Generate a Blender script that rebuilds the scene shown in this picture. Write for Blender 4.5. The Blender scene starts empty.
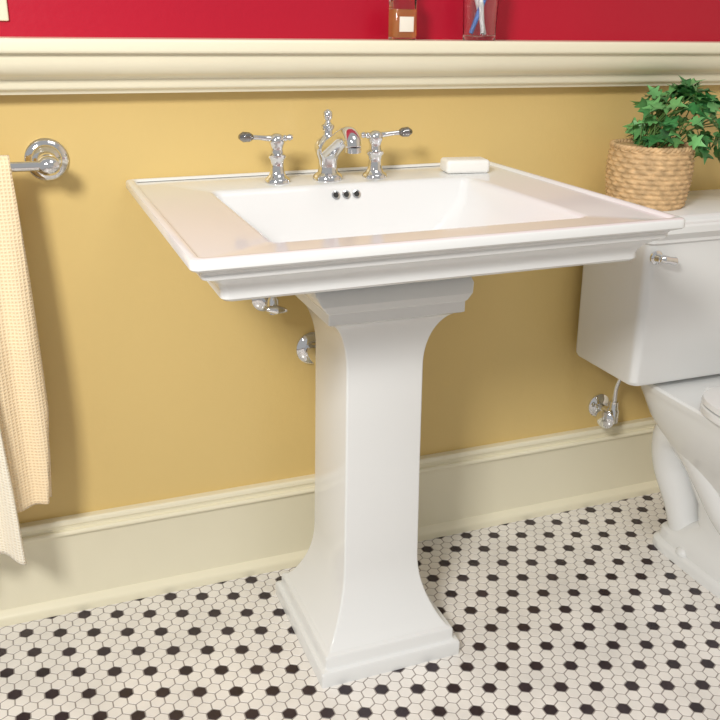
import bpy, bmesh, random
import numpy as np
from math import *
from mathutils import Vector, Matrix
random.seed(4)
S=bpy.context.scene
try:
    S.view_settings.view_transform='Standard'; S.view_settings.look='None'
except Exception: pass

# ------------------------------------------------------------ materials
def mat(name,col,rough=.5,metal=0,coat=0,trans=0,ior=1.45,sss=0,spec=None):
    m=bpy.data.materials.new(name); m.use_nodes=True
    b=m.node_tree.nodes['Principled BSDF']
    b.inputs['Base Color'].default_value=(*col,1); b.inputs['Roughness'].default_value=rough
    b.inputs['Metallic'].default_value=metal; b.inputs['Coat Weight'].default_value=coat
    b.inputs['Coat Roughness'].default_value=.04
    b.inputs['Transmission Weight'].default_value=trans; b.inputs['IOR'].default_value=ior
    if spec is not None: b.inputs['Specular IOR Level'].default_value=spec
    if sss:
        b.inputs['Subsurface Weight'].default_value=sss; b.inputs['Subsurface Radius'].default_value=(.01,.01,.01)
    return m
def vary(m,scale,amt,bump=0,bscale=None,coord='Object'):
    nt=m.node_tree; b=nt.nodes['Principled BSDF']; c=b.inputs['Base Color'].default_value[:]
    tc=nt.nodes.new('ShaderNodeTexCoord'); n=nt.nodes.new('ShaderNodeTexNoise'); n.inputs['Scale'].default_value=scale; n.inputs['Detail'].default_value=4
    nt.links.new(tc.outputs[coord],n.inputs['Vector'])
    r=nt.nodes.new('ShaderNodeValToRGB')
    r.color_ramp.elements[0].color=(c[0]*(1-amt),c[1]*(1-amt),c[2]*(1-amt),1); r.color_ramp.elements[0].position=.3
    r.color_ramp.elements[1].color=(min(1,c[0]*(1+amt)),min(1,c[1]*(1+amt)),min(1,c[2]*(1+amt)),1); r.color_ramp.elements[1].position=.7
    nt.links.new(n.outputs['Fac'],r.inputs['Fac']); nt.links.new(r.outputs['Color'],b.inputs['Base Color'])
    if bump:
        n2=nt.nodes.new('ShaderNodeTexNoise'); n2.inputs['Scale'].default_value=bscale; n2.inputs['Detail'].default_value=3
        nt.links.new(tc.outputs[coord],n2.inputs['Vector'])
        bp=nt.nodes.new('ShaderNodeBump'); bp.inputs['Strength'].default_value=bump; bp.inputs['Distance'].default_value=.002
        nt.links.new(n2.outputs['Fac'],bp.inputs['Height']); nt.links.new(bp.outputs['Normal'],b.inputs['Normal'])
    return m
M_porc=mat('porcelain',(.785,.795,.795),.09,coat=0,spec=.42)
M_chrome=mat('chrome',(.80,.81,.83),.06,metal=1)
M_dark=mat('dark_chrome',(.34,.33,.33),.12,metal=1)  # darker grey metal for the lever paddles
M_yellow=vary(mat('yellow_paint',(.70,.515,.205),.32),1.3,.03,.25,60)
M_red=vary(mat('red_paint',(.46,.004,.026),.35),1.3,.06,.25,60)
M_trim=vary(mat('cream_trim',(.84,.79,.61),.3,coat=.2),2,.02)
M_side=vary(mat('cream_paint',(.80,.74,.60),.5),1.3,.03,.25,60)
M_tilew=vary(mat('white_tile',(.82,.79,.75),.22),9,.08)
M_tileb=vary(mat('black_tile',(.035,.024,.030),.25),20,.3)
M_grout=mat('grout',(.30,.27,.25),.9)
M_soap=mat('soap',(.88,.87,.84),.4,sss=.2)
M_wick=vary(mat('wicker',(.62,.42,.22),.65),60,.30)
M_soil=vary(mat('soil',(.05,.03,.02),.95),50,.4,.6,80)
M_leaf=vary(mat('ivy_leaf',(.045,.19,.055),.38),25,.45)
M_leaf2=vary(mat('ivy_leaf_light',(.15,.40,.13),.38),25,.35)
M_stem=mat('stem',(.10,.20,.05),.6)
M_glass=mat('clear_glass',(1,1,1),.02,trans=1,ior=1.45)
M_amber=mat('amber_liquid',(.95,.48,.15),.05,trans=.6,ior=1.35)
M_label=mat('label',(.85,.80,.70),.5)
M_blue=mat('blue_plastic',(.10,.22,.60),.3)
M_white=mat('white_plastic',(.85,.85,.85),.3)
M_hole=mat('drain_dark',(.03,.03,.03),.6)
def towelmat(name,col):
    m=mat(name,col,.95); nt=m.node_tree; b=nt.nodes['Principled BSDF']; b.inputs['Sheen Weight'].default_value=.3
    tc=nt.nodes.new('ShaderNodeTexCoord')
    w1=nt.nodes.new('ShaderNodeTexWave'); w1.bands_direction='X'; w1.inputs['Scale'].default_value=52
    w2=nt.nodes.new('ShaderNodeTexWave'); w2.bands_direction='Z'; w2.inputs['Scale'].default_value=52
    for w in (w1,w2): w.inputs['Distortion'].default_value=1.2; nt.links.new(tc.outputs['Object'],w.inputs['Vector'])
    mx=nt.nodes.new('ShaderNodeMath'); mx.operation='MAXIMUM'
    nt.links.new(w1.outputs['Fac'],mx.inputs[0]); nt.links.new(w2.outputs['Fac'],mx.inputs[1])
    bp=nt.nodes.new('ShaderNodeBump'); bp.inputs['Strength'].default_value=.55; bp.inputs['Distance'].default_value=.0025
    nt.links.new(mx.outputs[0],bp.inputs['Height']); nt.links.new(bp.outputs['Normal'],b.inputs['Normal'])
    r=nt.nodes.new('ShaderNodeValToRGB'); r.color_ramp.elements[0].color=(col[0]*.90,col[1]*.84,col[2]*.74,1); r.color_ramp.elements[1].color=(*col,1)
    nt.links.new(mx.outputs[0],r.inputs['Fac']); nt.links.new(r.outputs['Color'],b.inputs['Base Color'])
    return m
M_peach=towelmat('peach_waffle',(.96,.78,.53)); M_cream=towelmat('cream_waffle',(.94,.88,.75))

# ------------------------------------------------------------ helpers
def empty(name,loc=(0,0,0)):
    e=bpy.data.objects.new(name,None); e.location=loc; e.empty_display_size=.05; S.collection.objects.link(e); return e
def obj(name,vs,fs,m,parent=None,smooth=True,autos=None,mats=None,mi=None,recalc=True):
    me=bpy.data.meshes.new(name); me.from_pydata([tuple(v) for v in vs],[],fs); me.update()
    for x in (mats or [m]): me.materials.append(x)
    if mi is not None: me.polygons.foreach_set('material_index',mi)
    if recalc:
        b=bmesh.new(); b.from_mesh(me); bmesh.ops.recalc_face_normals(b,faces=b.faces); b.to_mesh(me); b.free()
    if smooth: 
        me.polygons.foreach_set('use_smooth',[True]*len(me.polygons))
        if autos: me.set_sharp_from_angle(angle=radians(autos))
    o=bpy.data.objects.new(name,me); S.collection.objects.link(o)
    if parent is not None:
        o.parent=parent; o.location=-Vector(parent.location)
    return o
def rrect(x0,x1,y0,y1,z,r,n=6):
    pts=[]
    for cx,cy,a0 in ((x1-r,y1-r,0),(x0+r,y1-r,90),(x0+r,y0+r,180),(x1-r,y0+r,270)):
        for i in range(n+1):
            a=radians(a0+90*i/n); pts.append((cx+r*cos(a),cy+r*sin(a),z))
    return pts
def loft(name,rings,m,parent=None,autos=35,capa=True,capb=True):
    n=len(rings[0]); vs=[p for r in rings for p in r]; fs=[]
    for i in range(len(rings)-1):
        for j in range(n):
            k=(j+1)%n; fs.append((i*n+j,i*n+k,(i+1)*n+k,(i+1)*n+j))
    if capa: fs.append(tuple(range(n))[::-1])
    if capb: fs.append(tuple(range((len(rings)-1)*n,len(rings)*n)))
    return obj(name,vs,fs,m,parent,True,autos)
def lathe(name,prof,m,parent=None,base=(0,0,0),axis=(0,0,1),n=32,autos=40):
    ax=Vector(axis).normalized(); q=Vector((0,0,1)).rotation_difference(ax); B=Vector(base)
    rings=[]
    for r,h in prof:
        rings.append([tuple(B+q@Vector((max(r,1e-5)*cos(2*pi*i/n),max(r,1e-5)*sin(2*pi*i/n),h))) for i in range(n)])
    return loft(name,rings,m,parent,autos)
def smoothpath(pts,k=8):
    P=[Vector(p) for p in pts]; out=[]
    for i in range(len(P)-1):
        p0=P[max(i-1,0)];p1=P[i];p2=P[i+1];p3=P[min(i+2,len(P)-1)]
        for j in range(k):
            t=j/k; out.append(.5*((2*p1)+(p2-p0)*t+(2*p0-5*p1+4*p2-p3)*t*t+(3*p1-p0-3*p2+p3)*t**3))
    out.append(P[-1]); return out
def tube(name,pts,rad,m,parent=None,k=8,n=16,flat=1.0,smooth=True):
    path=smoothpath(pts,k) if smooth else [Vector(p) for p in pts]
    N=len(path); rings=[]
    if not callable(rad):
        if isinstance(rad,(list,tuple)):
            rl=list(rad); rad=lambda t,rl=rl:float(np.interp(t*(len(rl)-1),range(len(rl)),rl))
        else: rr=rad; rad=lambda t:rr
    prev=None
    for i,p in enumerate(path):
        t=(path[min(i+1,N-1)]-path[max(i-1,0)]).normalized()
        if prev is None:
            u=t.orthogonal().normalized() if abs(t.z)>.95 else t.cross(Vector((0,0,1))).normalized()
        else: u=(prev-t*prev.dot(t)).normalized()
        prev=u; v=t.cross(u); r=rad(i/(N-1))
        rings.append([tuple(p+u*r*cos(2*pi*j/n)+v*r*flat*sin(2*pi*j/n)) for j in range(n)])
    return loft(name,rings,m,parent,60)
def extrude_x(name,prof,x0,x1,m,parent=None,autos=30):
    n=len(prof); vs=[(x0,y,z) for y,z in prof]+[(x1,y,z) for y,z in prof]
    fs=[(i,(i+1)%n,n+(i+1)%n,n+i) for i in range(n)]+[tuple(range(n)),tuple(range(n,2*n))[::-1]]
    return obj(name,vs,fs,m,parent,True,autos)
def arc(cy,cz,r,a0,a1,n=6):
    return [(cy+r*cos(radians(a0+(a1-a0)*i/n)),cz+r*sin(radians(a0+(a1-a0)*i/n))) for i in range(n+1)]
def box(name,x0,x1,y0,y1,z0,z1,m,parent=None,r=.003):
    r=min(r,(z1-z0)/2.01,(x1-x0)/2.01,(y1-y0)/2.01)
    rings=[]
    for k in range(5):
        a=radians(90*k/4); rings.append(rrect(x0+r*(1-sin(a)),x1-r*(1-sin(a)),y0+r*(1-sin(a)),y1-r*(1-sin(a)),z0+r*(1-cos(a)),max(r*sin(a),1e-4)+.0005,4))
    for k in range(5):
        a=radians(90*k/4); rings.append(rrect(x0+r*(1-cos(a)),x1-r*(1-cos(a)),y0+r*(1-cos(a)),y1-r*(1-cos(a)),z1-r*(1-sin(a)),max(r*cos(a),1e-4)+.0005,4))
    return loft(name,rings,m,parent,40)

# ------------------------------------------------------------ room
WY=.015; X0,X1=-1.7,1.75; Y0=-3.0
obj('wall_back',[(X0-.1,WY,0),(X1+.1,WY,0),(X1+.1,WY+.1,0),(X0-.1,WY+.1,0),(X0-.1,WY,1.08),(X1+.1,WY,1.08),(X1+.1,WY+.1,1.08),(X0-.1,WY+.1,1.08),(X0-.1,WY,2.6),(X1+.1,WY,2.6),(X1+.1,WY+.1,2.6),(X0-.1,WY+.1,2.6)],
    [(0,1,5,4),(4,5,9,8),(1,2,6,5),(5,6,10,9),(2,3,7,6),(6,7,11,10),(3,0,4,7),(7,4,8,11),(8,9,10,11),(0,3,2,1)],None,smooth=False,mats=[M_yellow,M_red],mi=[0,1,0,1,0,1,0,1,1,0])
obj('wall_right',[(X1,Y0,0),(X1,WY,0),(X1+.1,WY,0),(X1+.1,Y0,0),(X1,Y0,1.08),(X1,WY,1.08),(X1+.1,WY,1.08),(X1+.1,Y0,1.08),(X1,Y0,2.6),(X1,WY,2.6),(X1+.1,WY,2.6),(X1+.1,Y0,2.6)],
    [(0,1,5,4),(4,5,9,8),(1,2,6,5),(5,6,10,9),(2,3,7,6),(6,7,11,10),(3,0,4,7),(7,4,8,11),(8,9,10,11),(0,3,2,1)],M_side,smooth=False)
def rail_prof(y):
    return [(y,1.122),(-.082,1.122)]+arc(-.082,1.116,.006,90,180,3)+[(-.088,1.110)]+arc(-.083,1.104,.005,180,270,3)+[(-.074,1.099),(-.074,1.094)]+\
        [(-.074+.034*(1-cos(radians(a))),1.094-.034*sin(radians(a))) for a in range(10,91,10)]+[(-.040,1.060),(-.034,1.056),(-.034,1.050)]+arc(-.026,1.046,.007,170,270,5)+[(-.022,1.036),(-.020,1.032),(y,1.032)]
extrude_x('trim_1',rail_prof(WY),X0,X1,M_trim)
bb=[(WY,.213),(.002,.213)]+arc(.002,.208,.005,90,180,3)+[(-.003,.202)]+[(0+.002*0,.198),(.001,.196),(.001,.190)]+arc(-.002,.184,.006,120,240,5)+[(.0,.176),(.002,.172),(.002,.030)]+[(-.001,.028)]+arc(0,.012,.012,120,180,4)+[(-.012,0),(WY,0)]
extrude_x('baseboard_back',bb,X0,X1,M_trim)

# hexagon mosaic floor, real tiles standing proud of the grout
pitch=.0253; gap=.0017; R=(pitch-gap)/sqrt(3)
vs=[];fs=[];mi=[]
vs+= [(X0-.1,Y0,-.03),(X1+.1,Y0,-.03),(X1+.1,WY+.1,-.03),(X0-.1,WY+.1,-.03),(X0-.1,Y0,-.0008),(X1+.1,Y0,-.0008),(X1+.1,WY+.1,-.0008),(X0-.1,WY+.1,-.0008)]
fs+=[(3,2,1,0),(4,5,6,7),(0,1,5,4),(1,2,6,5),(2,3,7,6),(3,0,4,7)]; mi+=[2]*6
rowh=pitch*sqrt(3)/2; j=0; y=-.004
HX0,HX1,HY0=-1.3,1.7,-1.9
while y>HY0:
    i=0; x=HX0+(pitch/2 if j%2 else 0)
    while x<HX1:
        q=i-(j//2) # axial
        blk=((q+5*j)%7==0)
        b=len(vs); e=.0009
        for k in range(6):
            a=radians(60*k+30); vs.append((x+R*cos(a),y+R*sin(a),-.001))
        for k in range(6):
            a=radians(60*k+30); vs.append((x+(R-e)*cos(a),y+(R-e)*sin(a),0))
        fs.append(tuple(b+6+k for k in range(6))); mi.append(1 if blk else 0)
        for k in range(6):
            k2=(k+1)%6; fs.append((b+k,b+k2,b+6+k2,b+6+k)); mi.append(1 if blk else 0)
        i+=1; x+=pitch
    y-=rowh; j+=1
obj('floor',vs,fs,None,smooth=False,mats=[M_tilew,M_tileb,M_grout],mi=mi,recalc=False)

# ------------------------------------------------------------ pedestal sink
ps=empty('pedestal_sink',(0.005,-.25,0))
HW=.372; YF=-.606; YB=.0145
def sr(ins,z,r=.012): return rrect(-HW+ins,HW-ins,YF+ins,YB-(ins if z>.876 else 0),z,max(r,.0015),6)
rings=[rrect(-.10,.10,-.27,-.16,.712,.03),rrect(-.16,.16,-.30,-.12,.728,.03),rrect(-.23,.23,-.42,-.06,.768,.03),rrect(-.27,.27,-.49,-.02,.801,.02),
 sr(.058,.8065,.012),sr(.050,.809,.012),sr(.046,.813,.012),sr(.046,.822,.012),sr(.043,.829,.012),sr(.037,.836,.012),sr(.029,.842,.012),sr(.023,.846,.012),sr(.020,.848,.012),sr(.017,.8485),sr(.016,.8505),sr(.016,.856),sr(.013,.860),sr(.006,.863),sr(.002,.8645),
 sr(.0,.867),sr(0,.876),sr(.0015,.8792),sr(.005,.8805),sr(.011,.8805),sr(.0135,.8790),sr(.0155,.8762),sr(.022,.8752)]
BX0,BX1,BY0,BY1=-.245,.252,-.522,-.128
def bring(ins,z,r=.02): return rrect(BX0+ins,BX1-ins,BY0+ins,BY1-ins,z,r,6)
rings+=[bring(-.007,.8750,.016),bring(-.001,.8738,.014),bring(.003,.8710,.014),bring(.006,.865,.014),bring(.014,.843,.018),bring(.019,.828,.02),
 rrect(BX0+.040,BX1-.040,BY0+.045,BY1-.024,.797,.03),rrect(BX0+.065,BX1-.065,BY0+.10,BY1-.036,.768,.045),rrect(BX0+.095,BX1-.095,BY0+.155,BY1-.055,.753,.05),rrect(-.04,.05,-.33,-.26,.746,.03)]
def tilt(z,x): return z+(x+.37)*.007
rings=[[(x,y,tilt(z,x)) for x,y,z in r] for r in rings]
basin=loft('basin',rings,M_porc,ps,32)
# column
CY=-.247; CX=.004
def cr(hx,hy,z,r=.004): return rrect(CX-hx,CX+hx,CY-hy,CY+hy,z,r,4)
col=[cr(.142,.157,0),cr(.142,.157,.026),cr(.140,.155,.030),cr(.133,.148,.032),cr(.131,.146,.036),cr(.131,.146,.052),cr(.129,.144,.056),cr(.121,.136,.059)]
for k in range(1,15):
    t=k/14; c=(1-t)**2.2
    col.append(cr(.075+.044*c,.090+.043*c,.060+.15*t))
col+=[cr(.0730,.088,.40),cr(.0720,.086,.59)]
for k in range(1,15):
    t=k/14; c=1-sqrt(1-(t*.97)**2); col.append(cr(.0720+.056*c,.086+.050*c,.59+.104*t))
col+=[cr(.119,.133,.696),cr(.122,.136,.698),cr(.122,.136,.716),cr(.126,.138,.719),cr(.134,.139,.730),cr(.140,.130,.745),cr(.140,.10,.765)]
loft('column',col,M_porc,ps,28)
for i in (-1,0,1):
    lathe('overflow_ring',[(.0078,0),(.0078,.0015),(.0052,.0022),(.0050,-.001)],M_chrome,ps,base=(.0+i*.020,BY1-.0105,.8590),axis=(0,-.9,.4),n=20)
    lathe('overflow_hole',[(.0052,0),(.0052,.0018)],M_hole,ps,base=(.0+i*.020,BY1-.0105,.8590),axis=(0,-.9,.4),n=20)
lathe('drain',[(.03,.0),(.03,.003),(.022,.004),(.021,.002),(.018,.004),(.0,.006)],M_chrome,ps,base=(.005,-.295,.7490))
tube('trap',[(.005,-.25,.735),(.005,-.25,.60),(.005,-.24,.50),(.0,-.17,.46),(-.015,-.12,.50),(-.022,-.08,.512),(-.022,.013,.512)],.016,M_chrome,ps)
lathe('trap_flange',[(.036,0),(.036,.004),(.030,.010),(.020,.013),(.017,.03)],M_chrome,ps,base=(-.016,.0145,.512),axis=(0,-1,0))
for sx,s in ((-.118,-1),(.125,1)):
    lathe('stop_flange',[(.026,0),(.026,.004),(.018,.010),(.008,.012),(.008,.05)],M_chrome,ps,base=(sx,.0145,.630),axis=(0,-1,0),n=24)
    lathe('stop_body',[(.0,-.018),(.011,-.016),(.011,.012),(.008,.016),(.006,.03)],M_chrome,ps,base=(sx,-.055,.636),n=20)
    tube('stop_handle',[(sx-.02,-.076,.636),(sx,-.078,.634),(sx+.02,-.076,.630)],[.004,.010,.004],M_chrome,ps)
    tube('supply',[(sx,-.055,.65),(sx,-.055,.70),(sx*.9,-.06,.76),(sx*.85,-.075,.80)],.005,M_chrome,ps,n=10)

# ------------------------------------------------------------ faucet
fz=.8772
fa=empty('widespread_faucet',(-.016,-.078,fz))
def handle(hx,s):
    lathe('handle_body',[(.0235,0),(.0235,.005),(.021,.008),(.0165,.011),(.0135,.018),(.0115,.032),(.0125,.040),(.0165,.045),(.0165,.049),(.012,.052),(.0105,.060),(.012,.066),(.0145,.071),(.0145,.078),(.011,.083),(.006,.086),(0,.087)],M_chrome,fa,base=(hx,-.078,fz),n=28)
    z=fz+.077
    tube('lever',[(hx-s*.022,-.078,z+.001),(hx-s*.016,-.078,z+.001),(hx-s*.008,-.078,z),(hx,-.078,z),(hx+s*.02,-.079,z+.002),(hx+s*.036,-.081,z+.004),(hx+s*.048,-.083,z+.005)],[.003,.0062,.0045,.0065,.0048,.0042,.0050],M_chrome,fa,n=14)
    tube('lever_paddle',[(hx+s*.045,-.083,z+.005),(hx+s*.052,-.084,z+.0055),(hx+s*.063,-.085,z+.006),(hx+s*.071,-.086,z+.006)],[.0045,.0105,.0115,.004],M_dark,fa,n=18,flat=.8)
    lathe('lever_ball',[(0,-.0065),(.004,-.005),(.0063,0),(.004,.005),(0,.0065)],M_chrome,fa,base=(hx-s*.024,-.078,z+.002),axis=(1,0,0),n=16)
handle(-.111,-1); handle(.080,1)
sx_=-.014
lathe('spout_body',[(.028,0),(.028,.006),(.025,.010),(.019,.014),(.017,.022),(.0175,.036),(.022,.048),(.0245,.056),(.0245,.064),(.020,.072),(.012,.078),(.009,.082),(.009,.090),(.0125,.094),(.0125,.098),(.007,.101),(.0045,.106),(.0075,.110),(.009,.116),(.0075,.122),(.003,.126),(0,.127)],M_chrome,fa,base=(sx_,-.078,fz),n=32)
tube('spout',[(sx_,-.078,fz+.052),(sx_,-.100,fz+.060),(sx_,-.135,fz+.076),(sx_,-.165,fz+.089),(sx_,-.190,fz+.093),(sx_,-.205,fz+.085),(sx_,-.209,fz+.074)],[.019,.018,.0155,.014,.0145,.015,.0135],M_chrome,fa,n=20)
lathe('aerator',[(.0140,0),(.0140,.008),(.012,.009),(.012,-.001)],M_chrome,fa,base=(sx_,-.2095,fz+.067),n=20)

# ------------------------------------------------------------ soap bar
sp=empty('soap_bar',(.268,-.083,.8797))
o=box('bar',-.044,.044,-.026,.026,0,.026,M_soap,sp,r=.007); o.location=(0,0,.0002); o.rotation_euler=(0,0,radians(-9))

# ------------------------------------------------------------ toilet
TX=.852
to=empty('toilet',(TX,-.4,0))
def tr(hx,yf,yb,z,r=.02): return rrect(TX-hx,TX+hx,yf,yb,z,r,6)
loft('tank',[tr(.222,-.222,-.02,.428,.02),tr(.232,-.232,-.014,.432,.02),tr(.236,-.236,-.012,.44,.02),tr(.240,-.240,-.012,.60,.02),tr(.243,-.243,-.012,.735,.02),tr(.243,-.243,-.012,.745,.02)],M_porc,to,30)
loft('tank_lid',[tr(.246,-.246,-.010,.744,.018),tr(.250,-.250,-.008,.747,.018),tr(.250,-.250,-.008,.753,.018),tr(.253,-.253,-.008,.757,.018),tr(.260,-.260,-.006,.764,.018),tr(.263,-.263,-.006,.768,.018),tr(.263,-.263,-.006,.781,.018),tr(.260,-.260,-.008,.785,.018),tr(.250,-.250,-.012,.787,.018),tr(.247,-.247,-.014,.790,.016),tr(.246,-.246,-.014,.7965,.016),tr(.242,-.242,-.018,.799,.014)],M_porc,to,30)
def dr(hx,yc,fr,bk,z,nb=4.5,nf=2.2,N=72):
    pts=[]
    for i in range(N):
        a=2*pi*i/N; c,s=cos(a),sin(a); n=nb if s>0 else nf
        x=hx*copysign(abs(c)**(2/n),c); y=(bk if s>0 else fr)*copysign(abs(s)**(2/n),s)
        pts.append((TX+x,yc+y,z))
    return pts
loft('bowl',[dr(.100,-.36,.31,.170,0,7),dr(.100,-.36,.31,.170,.018,7),dr(.096,-.36,.305,.166,.024,7),dr(.090,-.36,.298,.160,.028,7),dr(.088,-.36,.295,.157,.050,7),dr(.080,-.38,.275,.140,.062,6),dr(.068,-.40,.25,.11,.10),dr(.070,-.40,.26,.12,.15),dr(.086,-.40,.275,.17,.22),
  dr(.118,-.41,.30,.24,.28),dr(.143,-.42,.325,.29,.33),dr(.153,-.43,.335,.325,.37),dr(.155,-.43,.34,.34,.385),dr(.156,-.43,.34,.36,.395),dr(.158,-.43,.342,.375,.400),dr(.158,-.43,.342,.375,.410),dr(.154,-.43,.338,.371,.415)],M_porc,to,35)
tube('trapway',[(TX-.040,-.45,.12),(TX-.045,-.38,.16),(TX-.056,-.32,.24),(TX-.062,-.25,.30),(TX-.062,-.20,.28),(TX-.052,-.19,.20),(TX-.042,-.23,.11),(TX-.042,-.26,.03)],[.035,.042,.050,.054,.052,.045,.04,.035],M_porc,to,n=24)
box('tank_pad',TX-.13,TX+.13,-.20,-.05,.410,.434,M_porc,to,r=.004)
loft('seat',[dr(.170,-.53,.245,.205,.4165),dr(.178,-.53,.25,.21,.420),dr(.178,-.53,.25,.21,.432),dr(.176,-.53,.248,.208,.435)],M_porc,to,35)
loft('seat_lid',[dr(.174,-.53,.246,.206,.4365),dr(.178,-.53,.25,.21,.440),dr(.176,-.53,.248,.208,.450),dr(.156,-.53,.23,.19,.455)],M_porc,to,35)
for s in (-.08,.08): lathe('hinge',[(0,-.02),(.011,-.02),(.011,.02),(0,.02)],M_porc,to,base=(TX+s,-.312,.432),axis=(1,0,0),n=16)
lathe('bolt_cap',[(.018,0),(.018,.006),(.012,.014),(0,.017)],M_porc,to,base=(TX-.082,-.30,.026),n=18)
lathe('flush_rose',[(.014,0),(.014,.004),(.009,.007),(.007,.018)],M_chrome,to,base=(TX-.226,-.2425,.718),axis=(0,-1,0),n=20)
tube('flush_lever',[(TX-.230,-.262,.719),(TX-.222,-.264,.718),(TX-.210,-.266,.716),(TX-.197,-.266,.713),(TX-.190,-.266,.712)],[.006,.009,.0075,.009,.004],M_chrome,to,n=14)

# toilet supply valve
vx,vz=.728,.272
tv=to
lathe('stop_flange',[(.030,0),(.030,.004),(.020,.011),(.009,.013),(.009,.05)],M_chrome,tv,base=(vx,.0145,vz),axis=(0,-1,0),n=24)
lathe('stop_body',[(0,-.022),(.014,-.020),(.014,.012),(.011,.016),(.010,.034)],M_chrome,tv,base=(vx,-.045,vz),n=20)
lathe('stop_stem',[(.007,0),(.007,.03)],M_chrome,tv,base=(vx-.005,-.048,vz),axis=(-1,-.5,0),n=16)
lathe('stop_handle',[(0,.0),(.010,.0),(.022,.004),(.023,.010),(.017,.015),(0,.016)],M_chrome,tv,base=(vx-.028,-.060,vz),axis=(-1,-.5,0),n=20)
tube('supply_line',[(vx,-.045,vz+.03),(vx,-.045,vz+.07),(vx+.006,-.055,vz+.11),(vx+.012,-.07,.43)],.006,M_chrome,tv,n=12)
lathe('coupling',[(.015,0),(.017,.004),(.017,.024),(.013,.028)],M_chrome,tv,base=(vx+.012,-.07,.398),n=8)

# ------------------------------------------------------------ basket with ivy
bx,by,bz=.682,-.120,.7995
pl=empty('potted_ivy_basket',(bx,by,bz))
vs=[];fs=[]; rows=12; H=.120; nz=rows*7; na=200
def brad(t): return .074+.010*sin(pi*min(1,t*.72+.06))
for k in range(nz+1):
    t=k/nz; row=min(rows-1,int(t*rows)); fr=t*rows-row
    for i in range(na):
        a=2*pi*i/na
        bulge=sin(pi*min(fr,1)) 
        w=.5+.5*cos(a*20+(pi if row%2 else 0)+ (fr-.5)*2.6)
        r=brad(t)+.0045*bulge*(.25+.75*w)
        vs.append((bx+r*cos(a),by+r*sin(a),bz+.001+H*t))
for k in range(nz):
    for i in range(na):
        j=(i+1)%na; fs.append((k*na+i,k*na+j,(k+1)*na+j,(k+1)*na+i))
fs.append(tuple(range(na))[::-1])
obj('weave',vs,fs,M_wick,pl,True,None)
lathe('basket_inside',[(brad(1)-.004,.0),(brad(1)-.003,H-.004),(brad(1)+.001,H)],M_wick,pl,base=(bx,by,bz),n=48)
lathe('soil',[(brad(1)-.006,H-.02),(brad(1)-.006,H-.014),(.03,H-.010),(0,H-.009)],M_soil,pl,base=(bx,by,bz),n=40)
rt=brad(1)
for ph in (0,1):
    pts=[(bx+(rt+.002*cos(i*2*pi/6+ph*pi))*cos(2*pi*i/144),by+(rt+.002*cos(i*2*pi/6+ph*pi))*sin(2*pi*i/144),bz+H+.001+.0028*sin(i*2*pi/6+ph*pi)) for i in range(145)]
    tube('rim_braid',pts,.0038,M_wick,pl,n=8,smooth=False)
outline=[(0,-.05),(.22,-.22),(.42,-.18),(.62,.02),(.40,.16),(.78,.40),(.82,.55),(.42,.50),(.22,.66),(.10,.92),(0,1.12)]
def leaf(vs,fs,c,d,up,size):
    d=d.normalized(); s=d.cross(up).normalized(); n=s.cross(d).normalized()
    mid=[(0,-.05),(0,.0),(0,.05),(0,.12),(0,.2),(0,.35),(0,.45),(0,.55),(0,.68),(0,.9),(0,1.12)]
    b=len(vs)
    for sg in (-1,1):
        for (px,py) in outline:
            z=.16*abs(px)-.22*py*py*.6
            vs.append(c+s*sg*px*size*.62+d*py*size*.75+n*z*size)
    for px,py in mid:
        vs.append(c+d*py*size*.75+n*(-.22*py*py*.6)*size)
    m=len(outline)
    for k in range(m-1):
        fs.append((b+2*m+k,b+m+k,b+m+k+1,b+2*m+k+1)); fs.append((b+2*m+k,b+2*m+k+1,b+k+1,b+k))
C0=Vector((bx+.060,by,bz+H+.032))
for nm,mt,N in (('leaves_dark',M_leaf,80),('leaves_light',M_leaf2,80)):
    vs=[];fs=[]
    for i in range(N):
        th=random.uniform(0,2*pi); ph=random.uniform(-.55,1.5); k=random.uniform(.72,1.0)
        v=Vector((cos(th)*cos(ph)*.098,sin(th)*cos(ph)*.082,sin(ph)*.088))*k
        p=C0+v
        if (Vector((p.x-bx,p.y-by,0)).length<.095) and p.z<bz+H+.012: p.z=bz+H+.012+random.uniform(0,.02)
        if p.y>-.012: p.y=-.015-random.uniform(0,.02)
        out=v.normalized()
        d=(out*.6+Vector((random.uniform(-.6,.6),random.uniform(-.6,.6),random.uniform(-.7,.1)))).normalized()
        if p.y>-.045: d.y=-abs(d.y)
        leaf(vs,fs,p,d,(out+Vector((0,-.2,.5))).normalized(),random.uniform(.030,.046))
    obj(nm,vs,fs,mt,pl,True,None,recalc=False)
for i in range(34):
    th=random.uniform(0,2*pi); ph=random.uniform(0,1.4)
    v=Vector((cos(th)*cos(ph)*.08,sin(th)*cos(ph)*.07,sin(ph)*.076))
    a=Vector((bx+random.uniform(-.03,.04),by+random.uniform(-.03,.03),bz+H-.012)); e=C0+v
    tube('stem',[a,(a+e)/2+Vector((0,0,.015)),e],.0013,M_stem,pl,k=4,n=6)

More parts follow.
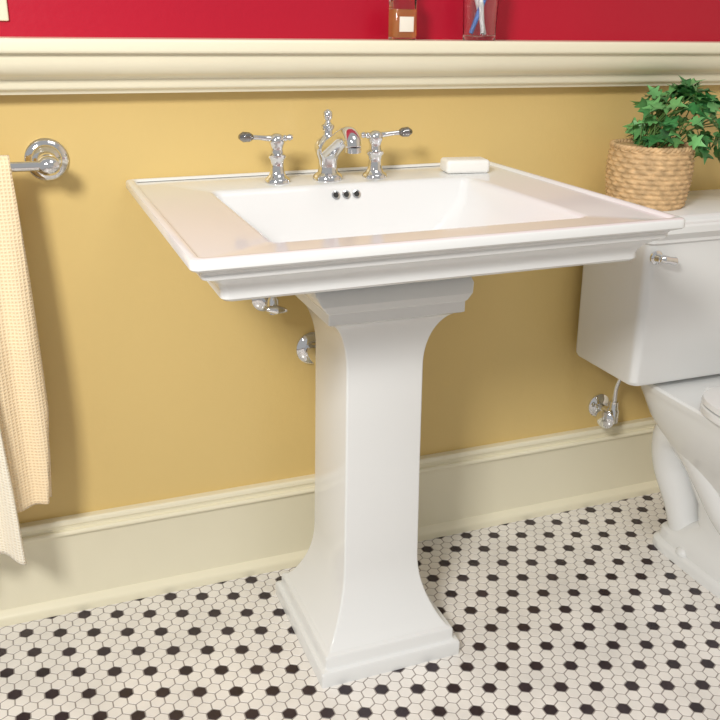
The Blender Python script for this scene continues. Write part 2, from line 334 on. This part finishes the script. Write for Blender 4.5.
# ------------------------------------------------------------ towel rail + towel
tb=empty('towel_bar',(-.8,-.06,.92))
for x in (-.502,-1.06):
    lathe('rosette',[(.0365,0),(.0365,.004),(.033,.008),(.026,.010),(.024,.014),(.018,.017),(.012,.024),(.0105,.050),(.013,.056),(.016,.062)],M_chrome,tb,base=(x,.0145,.921),axis=(0,-1,0),n=36)
    lathe('post_knuckle',[(0,-.017),(.010,-.016),(.0155,-.009),(.017,0),(.0155,.009),(.010,.016),(0,.017)],M_chrome,tb,base=(x,-.062,.921),axis=(1,0,0),n=24)
tube('bar',[(-1.07,-.062,.921),(-.80,-.062,.921),(-.495,-.062,.921)],.0085,M_chrome,tb,n=20,smooth=False)
tw=empty('bath_towel',(-.75,-.06,.6))
def towel_layer(name,mt,xr,xl,zb,side,th,amp,seed,off=0):
    rs=random.Random(seed); ph=[rs.uniform(0,6) for _ in range(4)]
    nu,nv=90,90; P=[]
    L=.921-zb
    for v in range(nv+1):
        t=v/nv; row=[]
        for u in range(nu+1):
            s=u/nu
            d=t*(L+.035)
            r=.0125+(.004 if side<0 else 0)+off
            if d<.035:
                a=d/.035*pi/2; y=-.062+side*r*sin(a); z=.921+r*cos(a)
            else:
                y=-.062+side*r; z=.921-(d-.035)
            k=min(1,max(0,(.921-z)/.30))
            XR=xr(z); XL=xl
            x=XR+(XL-XR)*s
            fold=sin(x*95+ph[0]+z*2.5)*.75+sin(x*37+ph[1]+z*1.6)*.9
            y+=side*(amp*k*(1.2+fold*.75)) if side<0 else amp*k*fold*.4
            z+=.003*k*sin(x*30+ph[2])
            if side>0: y=min(y,-.004)
            row.append(Vector((x,y,z)))
        P.append(row)
    vs=[p for r in P for p in r]; W=nu+1; fs=[(v*W+u,v*W+u+1,(v+1)*W+u+1,(v+1)*W+u) for v in range(nv) for u in range(nu)]
    o=obj(name,vs,fs,mt,tw,True,None)
    md=o.modifiers.new('t','SOLIDIFY'); md.thickness=th; md.offset=0
    return o
lp=lambda z,a:float(np.interp(z,[p[0] for p in a],[p[1] for p in a]))
towel_layer('towel_back',M_peach,lambda z:lp(z,[(.2,-.570),(.4,-.556),(.7,-.558),(.93,-.562)]),-.98,.300,1,.007,.012,3)
towel_layer('towel_front',M_peach,lambda z:lp(z,[(.2,-.572),(.3,-.570),(.5,-.552),(.75,-.556),(.93,-.562)]),-.98,.316,-1,.007,.018,5)
hand=towel_layer('towel_overlay',M_cream,lambda z:lp(z,[(.2,-.620),(.4,-.627),(.6,-.639),(.75,-.652),(.93,-.68)]),-.96,.222,-1,.006,.026,5,.012)

# ------------------------------------------------------------ ledge items
lz=1.1222
bt=empty('lotion_bottle',(.142,-.048,lz))
def br(hx,hy,z,r): return rrect(.142-hx,.142+hx,-.048-hy,-.048+hy,lz+z,r,6)
loft('liquid',[br(.0205,.0135,.004,.008),br(.0215,.0145,.006,.009),br(.0215,.0145,.052,.009)],M_amber,bt,35)
loft('glass_bottle',[br(.023,.016,.0,.010),br(.0245,.0175,.002,.011),br(.0245,.0175,.072,.011),br(.020,.014,.080,.011),br(.011,.011,.086,.0105),br(.010,.010,.100,.0095)],M_glass,bt,35)
loft('cap',[br(.0125,.0125,.096,.012),br(.0125,.0125,.118,.012)],M_chrome,bt,35)
box('label',.128,.156,-.0668,-.0660,lz+.014,lz+.040,M_label,bt,r=.0003)
tg=empty('toothbrush_tumbler',(.302,-.048,lz))
lathe('tumbler',[(.0,0),(.030,0),(.031,.002),(.035,.105),(.0355,.107),(.033,.105),(.0285,.010),(.0,.008)],M_glass,tg,base=(.302,-.048,lz),n=40)
def brush(p,q,m):
    P=Vector(p);Q=Vector(q); d=(Q-P)
    tube('toothbrush',[P,P+d*.35,P+d*.7,P+d*.9,Q],[.004,.0055,.004,.003,.0045],m,tg,n=12)
    d.normalize(); box_c=Q-d*.012
    lathe('bristles',[(.004,0),(.0045,.010)],M_white,tg,base=tuple(box_c),axis=(0,-1,.2),n=10)
brush((.285,-.046,lz+.014),(.348,-.055,lz+.185),M_blue)
brush((.318,-.040,lz+.014),(.262,-.045,lz+.180),M_white)
brush((.303,-.060,lz+.014),(.298,-.026,lz+.190),M_white)

# switch plate
sw=empty('switch_plate',(-.572,WY,1.2))
box('plate',-.608,-.536,WY-.006,WY-.0005,1.146,1.262,M_trim,sw,r=.0025)
box('toggle',-.577,-.567,WY-.016,WY-.004,1.193,1.215,M_trim,sw,r=.002)

# ------------------------------------------------------------ camera
f,yaw,pit,roll,cx,cy,h=886,.373,.365,.014,-.559,-1.648,1.153
F=Vector((sin(yaw)*cos(pit),cos(yaw)*cos(pit),-sin(pit))); Rr=Vector((cos(yaw),-sin(yaw),0)); U=Rr.cross(F)
R2=Rr*cos(roll)+U*sin(roll); U2=-Rr*sin(roll)+U*cos(roll)
cam=bpy.data.cameras.new('camera'); cam.sensor_width=36; cam.lens=f/720*36; cam.clip_start=.02
co=bpy.data.objects.new('camera',cam); M=Matrix((R2,U2,-F)).transposed().to_4x4(); M.translation=Vector((cx,cy,h)); co.matrix_world=M
S.collection.objects.link(co); S.camera=co

# ------------------------------------------------------------ lights
def area(name,loc,tgt,size,power,col=(1,1,1)):
    l=bpy.data.lights.new(name,'AREA'); l.size=size; l.energy=power; l.color=col
    o=bpy.data.objects.new(name,l); o.location=loc; o.rotation_euler=(Vector(tgt)-Vector(loc)).to_track_quat('-Z','Y').to_euler(); S.collection.objects.link(o)
area('key_softbox',(-1.4,-1.9,2.0),(.1,-.2,.5),.42,50,(1,.975,.93))
area('overhead_fill',(.3,-1.2,2.5),(.3,-.3,0),.8,6,(1,.98,.94))  # weak soft fill from above, unseen, no fixture modelled
w=bpy.data.worlds.new('w'); S.world=w; w.use_nodes=True; bg=w.node_tree.nodes['Background']; bg.inputs[0].default_value=(1,.99,.97,1); bg.inputs[1].default_value=.42
